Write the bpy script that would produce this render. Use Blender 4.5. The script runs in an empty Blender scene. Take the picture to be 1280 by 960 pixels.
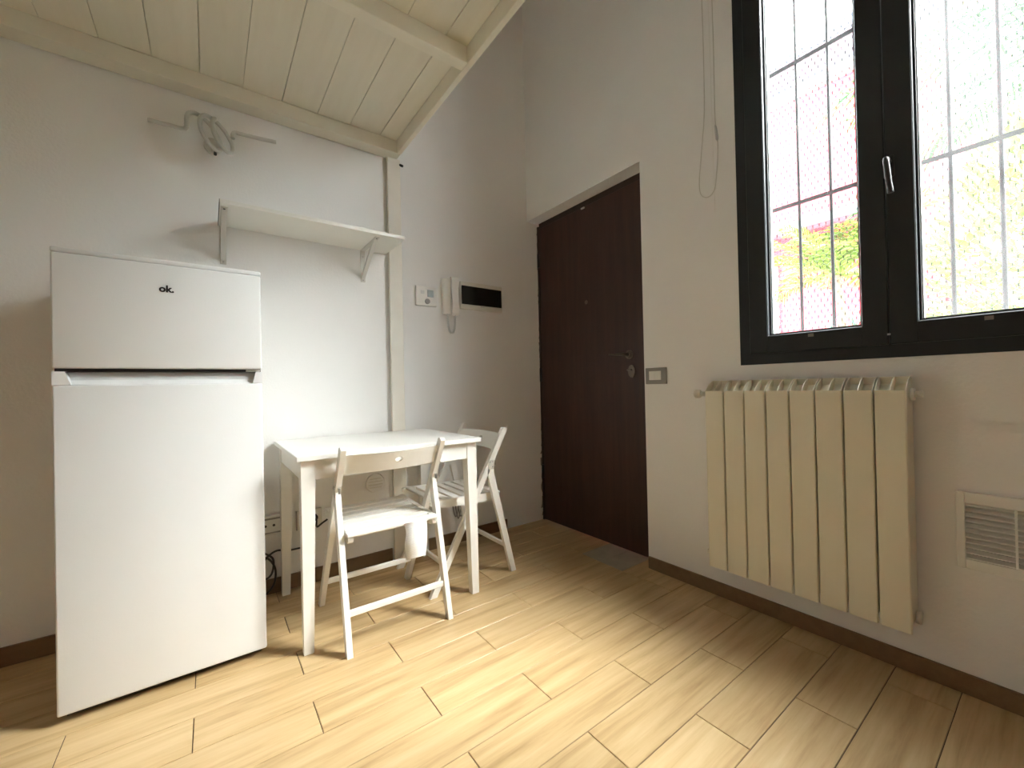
import bpy, bmesh, math, random
from mathutils import Vector, Matrix
random.seed(7)
SC = bpy.context.scene
COL = SC.collection
PI = math.pi

# ------------------------------------------------------------------ camera
cam_d = bpy.data.cameras.new('camera')
cam = bpy.data.objects.new('camera', cam_d)
COL.objects.link(cam)
cam_d.sensor_fit = 'HORIZONTAL'
cam_d.sensor_width = 36.0
cam_d.lens = 36.0 * 515.2 / 1280.0
cam_d.clip_start = 0.02
def vp(x, y): return Vector((x - 640.0, -(y - 480.0), -515.2)).normalized()
ex = vp(1340, 468.0)                      # world X seen in the camera's frame
ey = vp(261, 491.5)
ez = ex.cross(ey).normalized()
ey = ez.cross(ex).normalized()
rot = Matrix((ex, ey, ez))
cam.matrix_world = Matrix.Translation((0, 0, 0.97)) @ rot.to_4x4()
SC.camera = cam

# ------------------------------------------------------------------ world, exposure
W = bpy.data.worlds.new('overcast_sky')
SC.world = W
W.use_nodes = True
bg = W.node_tree.nodes['Background']
bg.inputs[0].default_value = (0.93, 0.975, 1.0, 1)
bg.inputs[1].default_value = 7.0
SC.view_settings.view_transform = 'Standard'
SC.view_settings.look = 'None'
SC.view_settings.gamma = 1.0
SC.view_settings.use_curve_mapping = False
SC.view_settings.exposure = 2.9
SC.cycles.max_bounces = 14
SC.cycles.diffuse_bounces = 10
SC.cycles.transparent_max_bounces = 24
SC.cycles.sample_clamp_indirect = 8.0

sun_d = bpy.data.lights.new('hazy_sun_offscreen', 'SUN')
sun_d.energy = 9.0; sun_d.angle = math.radians(40); sun_d.color = (1.0, 0.97, 0.92)
sun = bpy.data.objects.new('hazy_sun_offscreen', sun_d); COL.objects.link(sun)
SUN_DIR = Vector((0.69 * 0.67, -0.72 * 0.67, 0.74))
sun.rotation_euler = SUN_DIR.to_track_quat('Z', 'Y').to_euler()

# room numbers
XL, XR, YF, YB, ZC = -2.0, 1.86, -2.2, 2.305, 4.0
WIN = [(-0.125, 0.848, 1.04, 3.10)]                  # y0 y1 z0 z1 in the right wall
def portal(loc, rot, sx, sy):
    l = bpy.data.lights.new('window_1_sky_portal', 'AREA'); l.shape = 'RECTANGLE'
    l.size = sx; l.size_y = sy; l.cycles.is_portal = True
    o = bpy.data.objects.new('window_1_sky_portal', l); COL.objects.link(o)
    o.location = loc; o.rotation_euler = rot
for y0, y1, z0, z1 in WIN:
    portal((2.09, (y0 + y1) / 2, (z0 + z1) / 2), (0, PI / 2, 0), z1 - z0, y1 - y0)


# ------------------------------------------------------------------ materials
def new_mat(name):
    m = bpy.data.materials.new(name); m.use_nodes = True
    nt = m.node_tree
    return m, nt, nt.nodes['Principled BSDF']
def N(nt, t, **kw):
    n = nt.nodes.new(t)
    for k, v in kw.items(): setattr(n, k, v)
    return n
def mat(name, col, rough=0.5, metal=0.0, var=0.04, scale=8.0, bump=0.0, bscale=60.0, spec=0.5, coat=0.0):
    m, nt, b = new_mat(name)
    b.inputs['Roughness'].default_value = rough
    b.inputs['Metallic'].default_value = metal
    b.inputs['Specular IOR Level'].default_value = spec
    b.inputs['Coat Weight'].default_value = coat
    tc = N(nt, 'ShaderNodeTexCoord')
    nz = N(nt, 'ShaderNodeTexNoise'); nz.inputs['Scale'].default_value = scale; nz.inputs['Detail'].default_value = 4
    nt.links.new(tc.outputs['Object'], nz.inputs['Vector'])
    r = N(nt, 'ShaderNodeValToRGB')
    r.color_ramp.elements[0].position = 0.3; r.color_ramp.elements[1].position = 0.7
    r.color_ramp.elements[0].color = tuple(c * (1 - var) for c in col) + (1,)
    r.color_ramp.elements[1].color = tuple(min(1, c * (1 + var)) for c in col) + (1,)
    nt.links.new(nz.outputs['Fac'], r.inputs['Fac'])
    nt.links.new(r.outputs['Color'], b.inputs['Base Color'])
    if bump:
        n2 = N(nt, 'ShaderNodeTexNoise'); n2.inputs['Scale'].default_value = bscale; n2.inputs['Detail'].default_value = 5
        nt.links.new(tc.outputs['Object'], n2.inputs['Vector'])
        bp = N(nt, 'ShaderNodeBump'); bp.inputs['Strength'].default_value = bump; bp.inputs['Distance'].default_value = 0.004
        nt.links.new(n2.outputs['Fac'], bp.inputs['Height'])
        nt.links.new(bp.outputs['Normal'], b.inputs['Normal'])
    return m
def wood(name, cols, rough=0.4, stretch=(1.2, 16, 16), bump=0.12, randomize=True, detail=6, spec=0.5, rnd=(0.93, 1.06)):
    """grain along local X, offset per object"""
    m, nt, b = new_mat(name)
    b.inputs['Roughness'].default_value = rough
    b.inputs['Specular IOR Level'].default_value = spec
    tc = N(nt, 'ShaderNodeTexCoord'); oi = N(nt, 'ShaderNodeObjectInfo')
    mp = N(nt, 'ShaderNodeMapping'); mp.inputs['Scale'].default_value = stretch
    cb = N(nt, 'ShaderNodeCombineXYZ')
    mu = N(nt, 'ShaderNodeMath', operation='MULTIPLY'); mu.inputs[1].default_value = 37.0
    nt.links.new(oi.outputs['Random'], mu.inputs[0])
    for i in range(3): nt.links.new(mu.outputs[0], cb.inputs[i])
    nt.links.new(tc.outputs['Object'], mp.inputs['Vector'])
    if randomize: nt.links.new(cb.outputs[0], mp.inputs['Location'])
    nz = N(nt, 'ShaderNodeTexNoise'); nz.inputs['Scale'].default_value = 2.4; nz.inputs['Detail'].default_value = detail; nz.inputs['Roughness'].default_value = 0.62
    nz.inputs['Distortion'].default_value = 0.25
    nt.links.new(mp.outputs[0], nz.inputs['Vector'])
    r = N(nt, 'ShaderNodeValToRGB')
    r.color_ramp.elements[0].position = 0.25; r.color_ramp.elements[1].position = 0.75
    r.color_ramp.elements[0].color = cols[0] + (1,); r.color_ramp.elements[1].color = cols[-1] + (1,)
    if len(cols) > 2:
        e = r.color_ramp.elements.new(0.48); e.color = cols[1] + (1,)
    nt.links.new(nz.outputs['Fac'], r.inputs['Fac'])
    hv = N(nt, 'ShaderNodeHueSaturation')
    mr = N(nt, 'ShaderNodeMapRange'); mr.inputs['To Min'].default_value = rnd[0]; mr.inputs['To Max'].default_value = rnd[1]
    nt.links.new(oi.outputs['Random'], mr.inputs['Value'])
    nt.links.new(mr.outputs[0], hv.inputs['Value'])
    nt.links.new(r.outputs['Color'], hv.inputs['Color'])
    nt.links.new(hv.outputs['Color'], b.inputs['Base Color'])
    bp = N(nt, 'ShaderNodeBump'); bp.inputs['Strength'].default_value = bump; bp.inputs['Distance'].default_value = 0.002
    nt.links.new(nz.outputs['Fac'], bp.inputs['Height']); nt.links.new(bp.outputs['Normal'], b.inputs['Normal'])
    return m
def glass(name, dust):
    m, nt, b = new_mat(name)
    nt.nodes.remove(b)
    out = nt.nodes['Material Output']
    tr = N(nt, 'ShaderNodeBsdfTransparent'); tr.inputs[0].default_value = (0.96, 0.98, 0.98, 1)
    gl = N(nt, 'ShaderNodeBsdfGlossy'); gl.inputs['Roughness'].default_value = 0.03
    tl = N(nt, 'ShaderNodeBsdfTranslucent'); tl.inputs[0].default_value = (0.85, 0.9, 0.92, 1)
    lw = N(nt, 'ShaderNodeLayerWeight'); lw.inputs['Blend'].default_value = 0.5
    pw = N(nt, 'ShaderNodeMath', operation='POWER'); pw.inputs[1].default_value = 5.0
    nt.links.new(lw.outputs['Facing'], pw.inputs[0])
    fr = N(nt, 'ShaderNodeMath', operation='MULTIPLY_ADD'); fr.inputs[1].default_value = 0.7; fr.inputs[2].default_value = 0.03
    nt.links.new(pw.outputs[0], fr.inputs[0])
    m1 = N(nt, 'ShaderNodeMixShader'); nt.links.new(fr.outputs[0], m1.inputs[0])
    nt.links.new(tr.outputs[0], m1.inputs[1]); nt.links.new(gl.outputs[0], m1.inputs[2])
    tc = N(nt, 'ShaderNodeTexCoord'); nz = N(nt, 'ShaderNodeTexNoise')
    nz.inputs['Scale'].default_value = 5.0; nz.inputs['Detail'].default_value = 6
    nt.links.new(tc.outputs['Object'], nz.inputs['Vector'])
    mr = N(nt, 'ShaderNodeMapRange'); mr.inputs['From Min'].default_value = 0.3; mr.inputs['From Max'].default_value = 0.7
    mr.inputs['To Min'].default_value = dust * 0.5; mr.inputs['To Max'].default_value = dust * 1.5
    nt.links.new(nz.outputs['Fac'], mr.inputs['Value'])
    m2 = N(nt, 'ShaderNodeMixShader'); nt.links.new(mr.outputs[0], m2.inputs[0])
    nt.links.new(m1.outputs[0], m2.inputs[1]); nt.links.new(tl.outputs[0], m2.inputs[2])
    nt.links.new(m2.outputs[0], out.inputs['Surface'])
    return m
M = {}
M['wall'] = mat('white_plaster', (0.825, 0.822, 0.81), 0.75, var=0.015, scale=3, bump=0.25, bscale=95, spec=0.25)
M['ceil'] = mat('ceiling_paint', (0.82, 0.815, 0.80), 0.8, var=0.01)
M['plank'] = wood('oak_look_tile', [(0.36, 0.235, 0.105), (0.52, 0.365, 0.185), (0.62, 0.465, 0.26)], 0.34, (1.0, 14, 14), 0.1)
M['grout'] = mat('brown_grout', (0.10, 0.065, 0.035), 0.9, var=0.1)
M['skirt'] = wood('brown_skirting_tile', [(0.15, 0.088, 0.042), (0.21, 0.13, 0.065)], 0.4, (1, 12, 12), 0.08)
M['loft'] = wood('cream_painted_wood', [(0.76, 0.735, 0.63), (0.82, 0.80, 0.70)], 0.5, (9, 0.9, 9), 0.15, rnd=(0.98, 1.02))
M['loftbeam'] = wood('cream_painted_beam', [(0.78, 0.76, 0.66), (0.84, 0.82, 0.72)], 0.5, (3, 3, 3), 0.06)
M['postpaint'] = mat('post_paint', (0.76, 0.73, 0.65), 0.6, var=0.03, bump=0.1)
M['dark'] = mat('black_plastic', (0.012, 0.012, 0.012), 0.4, var=0.1)
M['bolt'] = mat('dark_bolt', (0.02, 0.02, 0.02), 0.4, metal=0.6)
M['enamel'] = mat('white_fridge_enamel', (0.77, 0.785, 0.79), 0.32, var=0.006, bump=0.05, bscale=220, coat=0.1)
M['fridgeside'] = mat('fridge_side_panel', (0.72, 0.71, 0.67), 0.45, var=0.01)
M['greyp'] = mat('light_grey_plastic', (0.60, 0.61, 0.61), 0.4, var=0.02)
M['whitewood'] = mat('white_lacquered_wood', (0.80, 0.785, 0.74), 0.36, var=0.02, scale=20, bump=0.04, bscale=80)
M['tabletop'] = mat('white_table_foil', (0.79, 0.785, 0.76), 0.28, var=0.01)
M['steel'] = mat('brushed_steel', (0.45, 0.44, 0.42), 0.35, metal=0.9)
M['bracket'] = mat('grey_white_bracket', (0.60, 0.58, 0.53), 0.4, var=0.04)
M['shelf'] = mat('white_shelf_board', (0.78, 0.77, 0.72), 0.4, var=0.01)
M['door'] = wood('dark_wenge_door', [(0.030, 0.010, 0.007), (0.044, 0.016, 0.011), (0.060, 0.024, 0.017)], 0.5, (10, 10, 0.7), 0.1, False)
M['doorframe'] = mat('dark_brown_frame', (0.03, 0.018, 0.013), 0.5)
M['bronze'] = mat('aged_bronze', (0.17, 0.13, 0.10), 0.38, metal=0.8)
M['alu'] = mat('anthracite_aluminium', (0.022, 0.024, 0.028), 0.42, var=0.06, scale=30, spec=0.3)
M['alubright'] = mat('bright_spacer', (0.55, 0.58, 0.6), 0.4, metal=0.3)
M['rubber'] = mat('black_gasket', (0.01, 0.01, 0.01), 0.7)
M['glass_clean'] = glass('window_glass', 0.005)
M['glass_dusty'] = glass('dusty_window_glass', 0.02)
M['iron'] = mat('painted_iron_bar', (0.028, 0.030, 0.034), 0.6, var=0.2, scale=40)
M['wire'] = mat('galvanised_wire', (0.5, 0.5, 0.5), 0.6, metal=0.0)
M['rad'] = mat('cream_radiator_enamel', (0.73, 0.69, 0.55), 0.35, var=0.01)
M['whitepl'] = mat('white_plastic', (0.78, 0.77, 0.73), 0.4, var=0.01)
M['oldwhite'] = mat('aged_white_plastic', (0.70, 0.68, 0.61), 0.45, var=0.02)
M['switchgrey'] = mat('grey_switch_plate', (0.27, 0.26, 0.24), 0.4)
M['smoked'] = mat('smoked_cover', (0.012, 0.011, 0.009), 0.12, var=0.1)
M['lcd'] = mat('grey_display', (0.16, 0.18, 0.14), 0.25)
M['lampglass'] = mat('frosted_grey_tube', (0.55, 0.55, 0.52), 0.3, var=0.03)
M['tile'] = mat('grey_threshold_tile', (0.40, 0.36, 0.29), 0.5, var=0.12, scale=14)
M['cable'] = mat('black_cable', (0.015, 0.014, 0.013), 0.5)
M['cord'] = mat('white_blind_cord', (0.62, 0.61, 0.57), 0.6)
M['red'] = mat('red_render', (0.55, 0.045, 0.06), 0.85, spec=0.1, var=0.06, scale=2, bump=0.2)
M['pinkband'] = mat('pale_cornice', (0.20, 0.17, 0.175), 0.8, var=0.05)
M['slate'] = mat('grey_roof_tile', (0.14, 0.155, 0.2), 0.7, var=0.15)
M['gutter'] = mat('grey_gutter_metal', (0.12, 0.14, 0.18), 0.5, metal=0.3)
M['shutter'] = mat('pale_shutter', (0.22, 0.24, 0.25), 0.6)
M['winglass_far'] = mat('far_window_glass', (0.10, 0.12, 0.15), 0.15)
M['ground'] = mat('courtyard_paving', (0.3, 0.29, 0.27), 0.9, var=0.15)
M['stucco'] = mat('pale_stucco', (0.4, 0.4, 0.4), 0.9, var=0.05)
M['leafA'] = mat('palm_green', (0.06, 0.16, 0.065), 0.5, var=0.35, scale=6, spec=0.15)
M['leafB'] = mat('lime_green', (0.15, 0.22, 0.04), 0.5, var=0.35, scale=9, spec=0.15)
M['leafC'] = mat('teal_green', (0.06, 0.15, 0.10), 0.6, var=0.4, scale=14, spec=0.15)
M['bark'] = mat('palm_bark', (0.16, 0.11, 0.07), 0.9, var=0.3, bump=0.5)
# printed care tag: faint rows of grey print
def tag_mat():
    m, nt, b = new_mat('printed_tag'); b.inputs['Roughness'].default_value = 0.7
    tc = N(nt, 'ShaderNodeTexCoord')
    br = N(nt, 'ShaderNodeTexBrick'); br.inputs['Color1'].default_value = (0.28, 0.31, 0.42, 1); br.inputs['Color2'].default_value = (0.5, 0.53, 0.62, 1)
    br.inputs['Mortar'].default_value = (0.84, 0.84, 0.83, 1); br.inputs['Scale'].default_value = 38
    br.inputs['Mortar Size'].default_value = 0.10; br.inputs['Brick Width'].default_value = 1.15; br.inputs['Row Height'].default_value = 0.20
    br.inputs['Mortar Smooth'].default_value = 0.3
    mp = N(nt, 'ShaderNodeMapping'); mp.inputs['Rotation'].default_value = (PI / 2, 0, 0)
    nz = N(nt, 'ShaderNodeTexNoise'); nz.inputs['Scale'].default_value = 70
    nt.links.new(tc.outputs['Object'], nz.inputs['Vector'])
    nt.links.new(tc.outputs['Object'], mp.inputs['Vector']); nt.links.new(mp.outputs[0], br.inputs['Vector'])
    mx = N(nt, 'ShaderNodeMixRGB'); mx.inputs['Color2'].default_value = (0.84, 0.84, 0.83, 1)
    nt.links.new(nz.outputs['Fac'], mx.inputs['Fac']); nt.links.new(br.outputs['Color'], mx.inputs['Color1'])
    nt.links.new(mx.outputs[0], b.inputs['Base Color'])
    return m
M['tag'] = tag_mat()

# ------------------------------------------------------------------ builders
def wloc(o):
    v = Vector((0, 0, 0))
    while o is not None:
        v += o.location; o = o.parent
    return v
class MB:
    def __init__(s): s.v = []; s.f = []; s.s = []
    def add(s, vs, fs, smooth=False):
        b = len(s.v); s.v += [tuple(p) for p in vs]
        for f in fs: s.f.append(tuple(b + i for i in f)); s.s.append(smooth)
        return s
    def box(s, x0, x1, y0, y1, z0, z1, bev=0.0, seg=1):
        x0, x1 = sorted((x0, x1)); y0, y1 = sorted((y0, y1)); z0, z1 = sorted((z0, z1))
        vs = [(x, y, z) for x in (x0, x1) for y in (y0, y1) for z in (z0, z1)]
        fs = [(0, 1, 3, 2), (4, 6, 7, 5), (0, 4, 5, 1), (2, 3, 7, 6), (0, 2, 6, 4), (1, 5, 7, 3)]
        if bev <= 0: return s.add(vs, fs)
        bm = bmesh.new()
        bv = [bm.verts.new(p) for p in vs]
        for f in fs: bm.faces.new([bv[i] for i in f])
        bmesh.ops.bevel(bm, geom=bm.edges[:], offset=bev, segments=seg, profile=0.5, affect='EDGES')
        bm.verts.ensure_lookup_table(); bm.verts.index_update()
        s.add([v.co[:] for v in bm.verts], [[v.index for v in f.verts] for f in bm.faces], seg > 1)
        bm.free(); return s
    def prism(s, poly, a0, a1, axis='x', smooth=False):
        """poly: 2-D outline (counter-clockwise) in the other two axes; extruded from a0 to a1"""
        def P(a, p):
            return (a, p[0], p[1]) if axis == 'x' else ((p[0], a, p[1]) if axis == 'y' else (p[0], p[1], a))
        n = len(poly)
        vs = [P(a0, p) for p in poly] + [P(a1, p) for p in poly]
        s.add(vs, [tuple(range(n))[::-1], tuple(range(n, 2 * n))])
        b = len(s.v) - 2 * n
        for i in range(n):
            j = (i + 1) % n
            s.f.append((b + i, b + j, b + n + j, b + n + i)); s.s.append(smooth)
        return s
    def tube(s, pts, r, n=8, caps=True):
        pts = [Vector(p) for p in pts]; rings = []
        rr = r if isinstance(r, (list, tuple)) else [r] * len(pts)
        t0 = (pts[1] - pts[0]).normalized()
        u = t0.orthogonal().normalized()
        vs = []
        for i, p in enumerate(pts):
            a = pts[max(0, i - 1)]; c = pts[min(len(pts) - 1, i + 1)]
            t = (c - a).normalized()
            u = (u - t * u.dot(t))
            u = u.normalized() if u.length > 1e-6 else t.orthogonal().normalized()
            w = t.cross(u)
            for k in range(n):
                an = 2 * PI * k / n
                vs.append(p + (u * math.cos(an) + w * math.sin(an)) * rr[i])
        fs = []
        for i in range(len(pts) - 1):
            for k in range(n):
                k2 = (k + 1) % n
                fs.append((i * n + k, i * n + k2, (i + 1) * n + k2, (i + 1) * n + k))
        b = len(s.v)
        s.add(vs, fs, True)
        if caps:
            s.f.append(tuple(b + k for k in range(n))[::-1]); s.s.append(False)
            e = b + (len(pts) - 1) * n
            s.f.append(tuple(e + k for k in range(n))); s.s.append(False)
        return s
    def build(s, name, m, parent=None, world=True):
        me = bpy.data.meshes.new(name)
        vs = s.v
        if parent is not None and world:
            L = wloc(parent); vs = [(x - L.x, y - L.y, z - L.z) for x, y, z in vs]
        me.from_pydata(vs, [], s.f)
        me.polygons.foreach_set('use_smooth', s.s)
        if m: me.materials.append(M[m] if isinstance(m, str) else m)
        bm = bmesh.new(); bm.from_mesh(me); bmesh.ops.recalc_face_normals(bm, faces=bm.faces[:]); bm.to_mesh(me); bm.free()
        me.update()
        o = bpy.data.objects.new(name, me); COL.objects.link(o)
        if parent is not None: o.parent = parent
        return o
def tag(o, label=None, cat=None, group=None, kind=None):
    if label: o['label'] = label
    if cat: o['category'] = cat
    if group: o['group'] = group
    if kind: o['kind'] = kind
    return o
def empty(name, loc, rz=0):
    o = bpy.data.objects.new(name, None); COL.objects.link(o)
    o.location = loc; o.rotation_euler = (0, 0, rz); o.empty_display_size = 0.05
    return o
def B(name, m, parent, *a, **k):
    return MB().box(*a, **k).build(name, m, parent)
def disc_path(c, axis, h):
    c = Vector(c); a = Vector(axis)
    return [c, c + a * h]
def arc(c, r, a0, a1, n):
    return [(c[0] + r * math.cos(a0 + (a1 - a0) * i / n), c[1] + r * math.sin(a0 + (a1 - a0) * i / n)) for i in range(n + 1)]
def spline(pts, n=8):
    """Catmull-Rom through pts"""
    P = [Vector(p) for p in pts]; P = [P[0] * 2 - P[1]] + P + [P[-1] * 2 - P[-2]]
    out = []
    for i in range(1, len(P) - 2):
        for k in range(n):
            t = k / n; a, b, c, d = P[i - 1:i + 3]
            out.append(0.5 * ((2 * b) + (c - a) * t + (2 * a - 5 * b + 4 * c - d) * t * t + (3 * b - a - 3 * c + d) * t ** 3))
    out.append(P[-2]); return out
def text_mesh(name, body, size, m, parent, loc, rot, extrude=0.0006, offset=0.0, align='CENTER'):
    cu = bpy.data.curves.new(name, 'FONT'); cu.body = body; cu.size = size; cu.extrude = extrude; cu.offset = offset
    cu.align_x = align; cu.align_y = 'CENTER'
    t = bpy.data.objects.new('tmp_text', cu); COL.objects.link(t)
    dg = bpy.context.evaluated_depsgraph_get()
    me = bpy.data.meshes.new_from_object(t.evaluated_get(dg))
    bpy.data.objects.remove(t)
    me.name = name; me.materials.clear(); me.materials.append(M[m])
    o = bpy.data.objects.new(name, me); COL.objects.link(o)
    o.parent = parent; o.location = Vector(loc) - wloc(parent); o.rotation_euler = rot
    return o
def copy_tree(o, parent=None):
    c = o.copy(); COL.objects.link(c); c.parent = parent
    for ch in list(o.children): copy_tree(ch, c)
    return c

# ------------------------------------------------------------------ room shell
def wall_holes(name, axis, a_in, a_out, u0, u1, w0, w1, holes, m='wall'):
    """slab with rectangular holes; axis = 'x' or 'y' is the normal; u is the horizontal run, w is z"""
    us = sorted({u0, u1, *[h[0] for h in holes], *[h[1] for h in holes]})
    ws = sorted({w0, w1, *[h[2] for h in holes], *[h[3] for h in holes]})
    us = [u for u in us if u0 <= u <= u1]; ws = [w for w in ws if w0 <= w <= w1]
    P = (lambda a, u, w: (a, u, w)) if axis == 'x' else (lambda a, u, w: (u, a, w))
    idx = {}; mb = MB()
    def V(a, u, w):
        k = (a, u, w)
        if k not in idx: idx[k] = len(mb.v); mb.v.append(P(a, u, w))
        return idx[k]
    solid = lambda i, j: 0 <= i < len(us) - 1 and 0 <= j < len(ws) - 1 and not any(h[0] <= (us[i] + us[i + 1]) / 2 <= h[1] and h[2] <= (ws[j] + ws[j + 1]) / 2 <= h[3] for h in holes)
    def F(*vs): mb.f.append(tuple(vs)); mb.s.append(False)
    for i in range(len(us) - 1):
        for j in range(len(ws) - 1):
            if not solid(i, j): continue
            a, b, c, d = us[i], us[i + 1], ws[j], ws[j + 1]
            for A in (a_in, a_out): F(V(A, a, c), V(A, b, c), V(A, b, d), V(A, a, d))
            if not solid(i - 1, j): F(V(a_in, a, c), V(a_out, a, c), V(a_out, a, d), V(a_in, a, d))
            if not solid(i + 1, j): F(V(a_in, b, c), V(a_out, b, c), V(a_out, b, d), V(a_in, b, d))
            if not solid(i, j - 1): F(V(a_in, a, c), V(a_out, a, c), V(a_out, b, c), V(a_in, b, c))
            if not solid(i, j + 1): F(V(a_in, a, d), V(a_out, a, d), V(a_out, b, d), V(a_in, b, d))
    return tag(mb.build(name, m), kind='structure')
DOOR = (1.342, YB, 0.0, 2.152)
VENT = (0.002, 0.200, 0.419, 0.586)                   # duct behind the louvred grille
wall_holes('wall_right', 'x', XR, 2.02, YF, YB, 0, ZC, [DOOR, VENT] + WIN)
wall_holes('wall_back', 'y', YB, YB + 0.2, XL - 0.2, 2.25, -0.1, ZC + 0.1, [])
wall_holes('wall_left', 'x', XL, XL - 0.2, YF - 0.2, YB, -0.1, ZC + 0.1, [])
wall_holes('wall_front', 'y', YF, YF - 0.2, XL, 2.02, 0, ZC, [])
tag(B('ceiling', 'ceil', None, XL - 0.2, 2.25, YF - 0.2, YB + 0.2, ZC, ZC + 0.15), kind='structure')

fl = tag(MB().box(XL, 2.25, YF - 0.2, YB, -0.1, -0.0035).build('floor', 'grout'), kind='structure')
PW, PL, GAP = 0.151, 0.5925, 0.0024
PATCH = (1.718, 1.95, 1.405, 1.69)
cache = {}
def plank(x0, x1, y0, y1):
    if x1 - x0 < 0.004 or y1 - y0 < 0.004: return
    k = (round(x1 - x0, 4), round(y1 - y0, 4))
    if k not in cache:
        hx, hy = k[0] / 2, k[1] / 2; c = 0.0011
        mb = MB()
        vs = [(-hx, -hy, -.008), (hx, -hy, -.008), (hx, hy, -.008), (-hx, hy, -.008),
              (-hx, -hy, -c), (hx, -hy, -c), (hx, hy, -c), (-hx, hy, -c),
              (-hx + c, -hy + c, 0), (hx - c, -hy + c, 0), (hx - c, hy - c, 0), (-hx + c, hy - c, 0)]
        fs = [(0, 1, 5, 4), (1, 2, 6, 5), (2, 3, 7, 6), (3, 0, 4, 7), (4, 5, 9, 8), (5, 6, 10, 9), (6, 7, 11, 10), (7, 4, 8, 11), (8, 9, 10, 11)]
        o = mb.add(vs, fs).build('plank', 'plank'); cache[k] = o.data
        o.parent = fl
    else:
        o = bpy.data.objects.new('plank', cache[k]); COL.objects.link(o); o.parent = fl
    o.location = ((x0 + x1) / 2, (y0 + y1) / 2, 0)
k0 = math.floor((YF - 0.822) / PW)
for k in range(k0, 12):
    ya, yb = 0.822 + k * PW, 0.822 + (k + 1) * PW
    off = 0.543 if k % 2 == 0 else 0.249
    j = math.floor((XL - off) / PL)
    while off + j * PL < 2.0:
        xa, xb = off + j * PL, off + (j + 1) * PL; j += 1
        a, b = max(xa + GAP / 2, XL), min(xb - GAP / 2, 1.965 if (ya + yb) / 2 > DOOR[0] else XR)
        c, d = max(ya + GAP / 2, YF), min(yb - GAP / 2, YB)
        px0, px1, py0, py1 = PATCH
        if b > px0 and d > py0 and c < py1:
            plank(a, px0 - 0.002, c, d)
            if d > py1 + 0.01: plank(max(a, px0), b, max(c, py1 + 0.002), d)
            if c < py0 - 0.01: plank(max(a, px0), b, c, min(d, py0 - 0.002))
        else: plank(a, b, c, d)
for ya, yb in ((1.405, 1.546), (1.549, 1.69)):
    o = MB().box(PATCH[0], 1.962, ya, yb, -0.008, 0.0005, 0.001).build('threshold_tile', 'tile', fl)
    o['label'] = 'grey threshold tile let into the floor'

def skirting(name, boxes):
    mb = MB()
    for b in boxes: mb.box(*b, bev=0.0015)
    return tag(mb.build(name, 'skirt'), kind='structure')
skirting('baseboard_back', [(XL, 0.826, YB - 0.011, YB, 0, 0.07), (0.909, 1.625, YB - 0.011, YB, 0, 0.07)])
skirting('baseboard_right', [(XR - 0.011, XR, YF, 1.338, 0, 0.062)])
skirting('baseboard_left', [(XL, XL + 0.011, YF, YB - 0.012, 0, 0.07)])
skirting('baseboard_front', [(XL + 0.012, XR - 0.012, YF, YF + 0.011, 0, 0.07)])

# ------------------------------------------------------------------ entrance door
d1 = tag(empty('door_1', (1.955, 1.82, 0)), 'dark brown wood entrance door in a plastered recess', 'door', kind='structure')
lf = MB().box(1.955, 1.998, 1.30, 2.286, 0.004, 2.113, 0.002).build('door_leaf', 'door', d1)
MB().box(1.950, 2.0, 2.288, 2.303, 0, 2.13).box(1.958, 2.0, 1.30, 2.288, 2.1145, 2.152).build('door_frame', 'doorframe', d1)
for z in (0.35, 1.05, 1.88):
    MB().tube([(1.948, 2.289, z - 0.05), (1.948, 2.289, z + 0.05)], 0.010, 10).build('hinge', 'dark', d1)
hd = MB().tube([(1.955, 1.508, 1.14), (1.947, 1.508, 1.14)], 0.026, 20).tube([(1.948, 1.508, 1.14), (1.938, 1.508, 1.14)], [0.02, 0.012], 16).build('lever_handle', 'bronze', d1)
MB().tube(spline([(1.945, 1.508, 1.14), (1.912, 1.508, 1.141), (1.905, 1.525, 1.142), (1.905, 1.57, 1.143), (1.908, 1.62, 1.146)], 6), [0.010] * 13 + [0.009, 0.0085, 0.008, 0.0075, 0.007, 0.0065, 0.006, 0.0055, 0.005, 0.005, 0.0045, 0.004], 10).build('lever', 'bronze', hd)
lk = MB().prism([(1.492 + 0.024 * math.cos(t * PI / 12), 1.043 + 0.036 * math.sin(t * PI / 12)) for t in range(24)], 1.947, 1.955, 'x').build('lock_rosette', 'bronze', d1)
MB().box(1.932, 1.947, 1.484, 1.515, 1.046, 1.056, 0.003).build('thumb_turn', 'bronze', lk)
MB().tube([(1.956, 1.835, 1.50), (1.951, 1.835, 1.50)], [0.013, 0.011], 16).build('peephole', 'bronze', d1)
MB().box(1.949, 1.957, 1.83, 1.86, 2.102, 2.112, 0.001).build('door_closer_pin', 'bracket', d1)
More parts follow.
